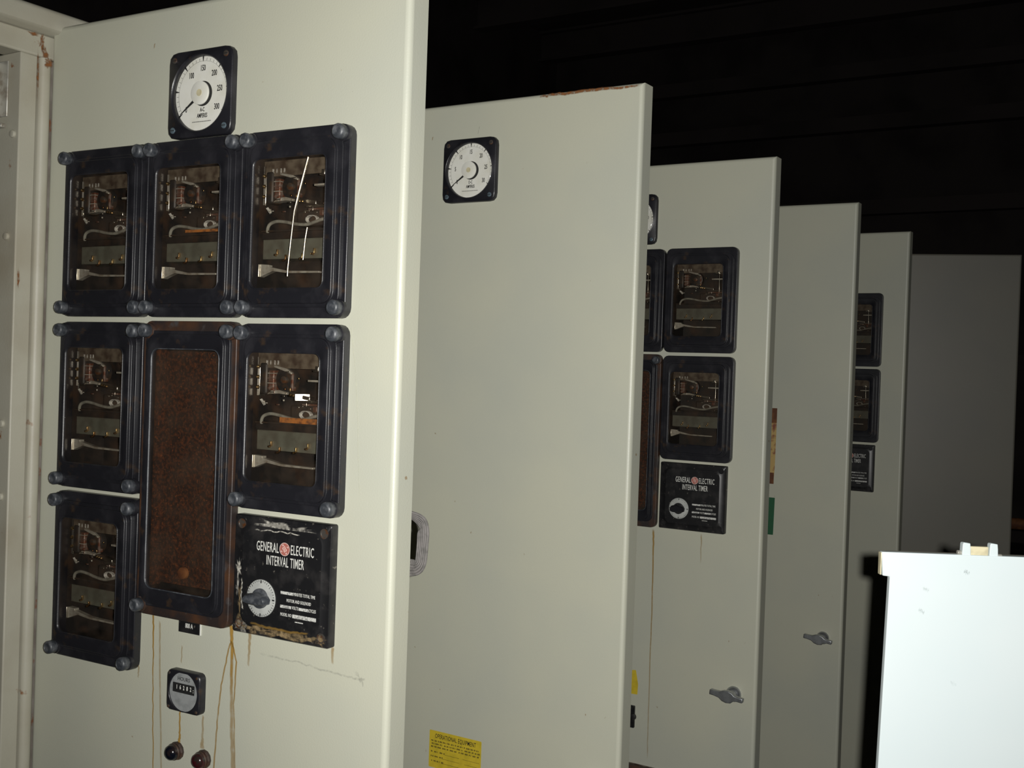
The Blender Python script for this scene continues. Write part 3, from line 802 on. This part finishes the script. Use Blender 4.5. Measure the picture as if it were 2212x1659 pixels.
    if dirty:
        yy = -.0124
        for (cx_, cz_, rx, rz, mt, a) in ((-.012, .066, .024, .0065, CRUST, .8), (.006, .060, .009, .010, CRUST, 1.1), (-.004, .0655, .014, .005, CRUST, .7), (.028, .064, .022, .004, CRUST, .5), (-.028, .054, .006, .006, CRUSTT, .7),
                                          (-.070, .006, .0045, .012, CRUST, .9), (-.071, -.020, .003, .012, CRUST, .5), (-.040, -.0675, .030, .0055, CRUSTT, .9), (.002, -.0675, .030, .0060, CRUSTT, .9), (.040, -.0680, .026, .005, CRUSTT, .7),
                                          (-.063, -.055, .008, .014, CRUSTT, .8), (-.060, -.066, .012, .007, CRUST, .5), (-.066, -.035, .004, .020, CRUSTT, .7), (.064, -.066, .012, .007, CRUSTT, .7)):
            blotch('dirt_crust', mt, o, cx_, cz_, rx, rz, yy, .55, a=a)
        ribbon('dirt_line', STAIN, o, [(-.048, -.060, .0016, .35), (-.02, -.0622, .0020, .5), (.02, -.0625, .0018, .55), (.048, -.0605, .0014, .4)], -.0131, .0006)
        ribbon('dirt_line', CRUST, o, [(.030, .0585, .0008, .9), (-.002, .0590, .0010, .9), (-.045, .0575, .0010, .6)], -.0131, .0010)
        ribbon('dirt_line', CRUST, o, [(-.0635, -.005, .0012, .9), (-.0638, -.030, .0012, .8), (-.0605, -.045, .0016, .9)], -.0131, .0010)
    return o
TX, TZ = .4787, 1.3459
make_timer('dirt-crusted black interval timer at the lower right of the nearest door', 0, TX, TZ, True)
make_timer('clean black interval timer on the door with the near chrome handle', 2, TX, TZ + .0015, False)
make_timer('small distant interval timer cut off by the plain door edge', 4, TX, TZ, False)

# ------------------------------------------------------------------ nameplate, hour meter, indicator lamps on door one
o = thing('nameplate', 'small black nameplate reading 800 A under the rusty case', 'nameplate', at(0, .3133, 1.2620), TH[0])
bx('plate', BAKE, o, -.0195, .0195, -.0016, 0, -.0095, .0095, .0003)
bx('plate_edge', LETTER, o, .0195, .0207, -.0016, 0, -.0095, .0095)
bx('plate_edge', LETTER, o, -.0195, .0207, -.0014, 0, .0095, .0101)
text('800 A', .0090, LETTER, o, 0, 0, -.0018, .62, bold=.012)

o = thing('hour_meter', 'small hour meter with grey round face below the nameplate', 'hour meter', at(0, .3150, 1.1767), TH[0])
def hsq(w, h, y): return rrp(w, h, .0075, y)
hr = rnd64
b = new(); loft(b, [hsq(.061, .0545, 0), hsq(.061, .0545, -.008), hsq(.059, .0525, -.0105), hsq(.056, .0495, -.011), hr(.0262, -.0112), hr(.0256, -.0105), hr(.0256, -.004)])
mk('bezel', b, PLASTIC, o, angle=50)
b = new(); disc(b, .0257, -.003, -.0095, 0, 0, 40); fc = mk('face', b, HOURF, o)
text('HOURS', .0072, INK, fc, 0, .0165, -.0097, .95)
b = new(); loft(b, [rr(.0395, .0125, .0008, -.0094, 0, .0045), rr(.0395, .0125, .0008, -.0098, 0, .0045)], True, True); cw = mk('counter_window', b, INK, fc)
for i, ch in enumerate('16282'):
    text(ch, .0078, LETTER, cw, -.0120 + i * .0063, .0052, -.0100, .62, name='digit', bold=.02)
text(':', .0078, LETTER, cw, .0180, .0042, -.0100, .8, name='digit', bold=.02)
for sx in (-1, 1):
    for sz in (-1, 1):
        b = new(); disc(b, .002, -.0105, -.0118, sx * .0255, sz * .0222, 12, .0004); mk('screw', b, SCREW, o)

def lamp(label, x, z, mt):
    o = thing('indicator_lamp', label, 'indicator lamp', at(0, x, z), TH[0], 'pilot lamps')
    b = new(); n = 12
    loft(b, [circ(.0122, 0, 0, 0, n), circ(.0122, -.003, 0, 0, n), circ(.0112, -.005, 0, 0, n)], True, True); mk('collar', b, PLASTICR, o, angle=20)
    b = new(); loft(b, [circ(.0104, -.005, 0, 0, 24), circ(.0104, -.010, 0, 0, 24), circ(.0094, -.014, 0, 0, 24), circ(.0064, -.0170, 0, 0, 24), circ(.002, -.0182, 0, 0, 24)], False, True)
    ln = mk('lens', b, mt, o, angle=60)
    b = new(); loft(b, [circ(.0106, -.006, 0, 0, 24), circ(.0113, -.007, 0, 0, 24), circ(.0113, -.008, 0, 0, 24), circ(.0106, -.009, 0, 0, 24)]); mk('retaining_ring', b, PLASTICR, o)
lamp('dark blue-black pilot lamp below the hour meter', .2975, 1.0935, DARKL)
lamp('dark red pilot lamp right of the blue-black one', .3470, 1.0925, REDL)

# ------------------------------------------------------------------ second door: yellow sticker
o = thing('sticker', 'yellow operational equipment sticker low on the bare ammeter door', 'sticker', at(1, .3082, .9155), TH[1])
b = new(); loft(b, [rr(.1145, .0680, .002, 0), rr(.1145, .0680, .002, -.0004)], True, True); mk('label_sheet', b, YELLOW, o)
text('OPERATIONAL EQUIPMENT', .0118, INK, o, .0005, .0245, -.0005, bold=.006, width=.090, space=1.1)
b = new()
for row, (z, xe, gap) in enumerate(((.0155, .054, 1), (.0100, .054, 1), (.0045, .050, 1), (-.0045, -.024, 1), (-.0130, -.030, 1), (-.0215, -.030, 1))):
    x = -.053
    while x < xe:
        L = random.uniform(.0035, .0095)
        for q in range(int(L / .0013)): 
            if random.random() < .85: box(b, x + q * .0013, x + q * .0013 + .0008, -.0006, -.0003, z - random.uniform(.0010, .0016), z + random.uniform(.0008, .0014))
        x += L + .0016
mk('fine_print', b, INK, o, smooth=False)
b = new()
for x0, x1, z in ((-.022, .010, -.0062), (.018, .054, -.0062), (-.028, .010, -.0147), (.022, .054, -.0147), (-.028, .054, -.0232)): box(b, x0, x1, -.0006, -.0003, z - .0002, z + .0002)
mk('rule_line', b, INK, o, smooth=False)

# cable loop hanging out behind the nearest door
o = thing('cable_loop', 'loop of grey wires bulging out behind the nearest door edge', 'cable', at(0, .597, 1.395, -.062), TH[0])
for i in range(6):
    q = i * .0033
    pts = [(.0, .0 + q * .3, .040 - q * .2), (.022, q * .3, .041 - q * .5), (.042 - q * .4, q * .3, .036 - q * .8), (.049 - q, q * .3, .022 - q * .4), (.0485 - q, q * .3, .0), (.0465 - q, q * .3, -.020), (.040 - q, q * .3, -.031 + q * .6), (.026, q * .3, -.036 + q), (.0, q * .3, -.036 + q)]
    b = new(); tube(b, smoothpts(pts, 5), .0019, 7); mk('wire', b, CABLE, o)

# ------------------------------------------------------------------ partly hidden things on doors three and four
o = thing('warning_label', 'torn yellow label half hidden low behind the bare door edge', 'label', at(2, .3300, .905), TH[2])
b = new(); loft(b, [[(x, y, z) for x, z in ((-.03, -.026), (.0270, -.024), (.0280, .000), (.0215, .031), (.0195, .0315), (-.03, .024))] for y in (0, -.0004)], True, True); mk('label_sheet', b, YELLOW, o, smooth=False)
o = thing('control_switch', 'black switch plate with round knob half hidden behind the bare door', 'switch', at(2, .3255, .829), TH[2])
b = new(); loft(b, [rr(.055, .051, .002, 0), rr(.055, .051, .002, -.004)], True, True); mk('plate', b, BAKE, o)
b = new(); disc(b, .0075, -.004, -.010, .0255, .001, 16, .001); mk('knob', b, BAKE, o)
o = thing('instrument_case', 'black instrument case cut off at the bottom edge, third door', 'instrument', at(2, .3920, .640), TH[2])
b = new(); loft(b, [rr(.17, .160, .008, 0), rr(.17, .160, .008, -.012), rr(.165, .155, .008, -.014), rr(.13, .12, .008, -.014), rr(.128, .118, .008, -.010)], False, True); mk('case', b, PLASTICR, o, angle=50)
b = new(); loft(b, [rr(.174, .164, .009, 0), rr(.174, .164, .009, -.002)], True, True); mk('gasket', b, TAGB, o)
o = thing('peeling_label', 'tan rust-edged label strip half hidden beside the third door edge', 'label', at(3, .4180, 1.434), TH[3])
b = new(); loft(b, [[(x, y, z) for x, z in ((-.035, -.105), (.0180, -.104), (.0205, -.06), (.0215, .04), (.0210, .104), (-.035, .105))] for y in (0, -.0005)], True, True); mk('label_sheet', b, STICKT, o, smooth=False)
bx('rust_end', RUSTB, o, -.035, .0218, -.0008, -.0005, .064, .105)
bx('rust_end', RUSTB, o, -.035, .0190, -.0008, -.0005, -.105, -.074)
o = thing('green_tape', 'dark green tape strip below the tan label, beside third door edge', 'tape', at(3, .4180, 1.2395), TH[3])
b = new(); loft(b, [[(x, y, z) for x, z in ((-.030, -.052), (.0225, -.0515), (.0240, .0515), (-.030, .052))] for y in (0, -.0004)], True, True); mk('tape_strip', b, GREEN, o, smooth=False)

# ------------------------------------------------------------------ white panel in the right foreground
fh = Vector((fw.x, fw.y, 0)).normalized(); rh = Vector((fh.y, -fh.x, 0))
KP = 1.40 / 1.15
base = Vector((CAM.x, CAM.y, 0)) + 1.40 * fh + 0.55 * KP * rh
rz = math.atan2(rh.y, rh.x)
o = thing('white_panel', 'glaring white enamelled panel in the right foreground with hinge on top', 'panel', base, rz)
s0 = 0.55
left = [(0.384, 1.4423), (0.3858, 1.4178), (0.3932, 1.4172), (0.3884, 1.2205), (0.378, 0.70), (0.366, 0.0)]
def zk(z): return CAM.z + (z - CAM.z) * KP
outl = [((s - s0) * KP, zk(z)) for s, z in left[:4]] + [((.3845 - s0) * KP, 0.70), ((.378 - s0) * KP, 0.0), ((0.95 - s0) * KP, 0.0), ((0.95 - s0) * KP, zk(1.4405))]
b = new(); loft(b, [[(x, 0, z) for x, z in outl], [(x, .010, z) for x, z in outl]], True, True)
mk('face_sheet', b, WHITE, o, .0012, 2)
bx('top_return', FRAMEP, o, (.396 - s0) * KP, (.95 - s0) * KP, 0.0085, .034, zk(1.4345), zk(1.4400), .0015)  # top of the white panel coloured grey for the flash grazing it
bx('edge_strip', CREAM, o, (.3834 - s0) * KP, (.3846 - s0) * KP, 0.0012, .0105, zk(1.4186), zk(1.4416), .0005)
zt = zk(1.4406)
def sz_(s): return (s - s0) * KP
hb = bx('hinge_block', CREAM, o, sz_(.4752), sz_(.4940), .003, .010, zt - .0005, zt + .0122, .0008)
for s in (.4710, .4990):
    b = new(); pz = [(px * KP, q_ * KP) for px, q_ in ((-.0045, 0), (.0045, 0), (.0042, .0085), (.0036, .0138), (-.0030, .0146), (-.0040, .0130))]
    loft(b, [[(sz_(s) + x, .0010, zt - .0006 + z) for x, z in pz], [(sz_(s) + x, .0105, zt - .0006 + z) for x, z in pz]], True, True)
    mk('hinge_lug', b, WHITE, o, .0008)
for s, zz in ((.4648, .0068), (.5062, .0036)):
    b = new(); loft(b, [[(sz_(s) + dx_, .0055 + .0032 * math.sin(t), zt + (zz - .0032) + .0032 * math.cos(t)) for t in [2 * math.pi * i / 14 for i in range(14)]] for dx_ in (-.0028, .0028)], True, True)
    mk('pin_end', b, ALU, o, .0006)
PENW = stain('faint_pencil', (0.45, 0.50, 0.50), 0.55, 400)
for s, z, a in ((.4714, 1.4240, 1.0), (.4304, 1.4055, .6), (.4265, 1.3830, .7), (.462, 1.31, .3)):
    z = zk(z); ribbon('pencil_mark', PENW, o, [(sz_(s) - .004, z + .002, .0022, .8 * a), (sz_(s), z, .0028, a), (sz_(s) + .004, z - .0015, .002, .8 * a)], -.0004, .002)

# ------------------------------------------------------------------ rusty pipe far behind the last door
o = thing('rusty_pipe', 'dark rust-brown pipe end at the far right, beyond the last door', 'pipe', (1.4, 4.8, 0))
b = new(); tube(b, [(-.75, 0, .975), (0.1, 0, .975), (1.6, 0, .975)], .028, 16); mk('pipe_run', b, RUSTB, o)
for x in (-.2, 1.2):
    b = new(); box(b, x - .03, x + .03, -.03, .03, 0, .947); box(b, x - .08, x + .08, -.08, .08, 0, .01); mk('support', b, RUSTB, o)
bpy.context.view_layer.update()
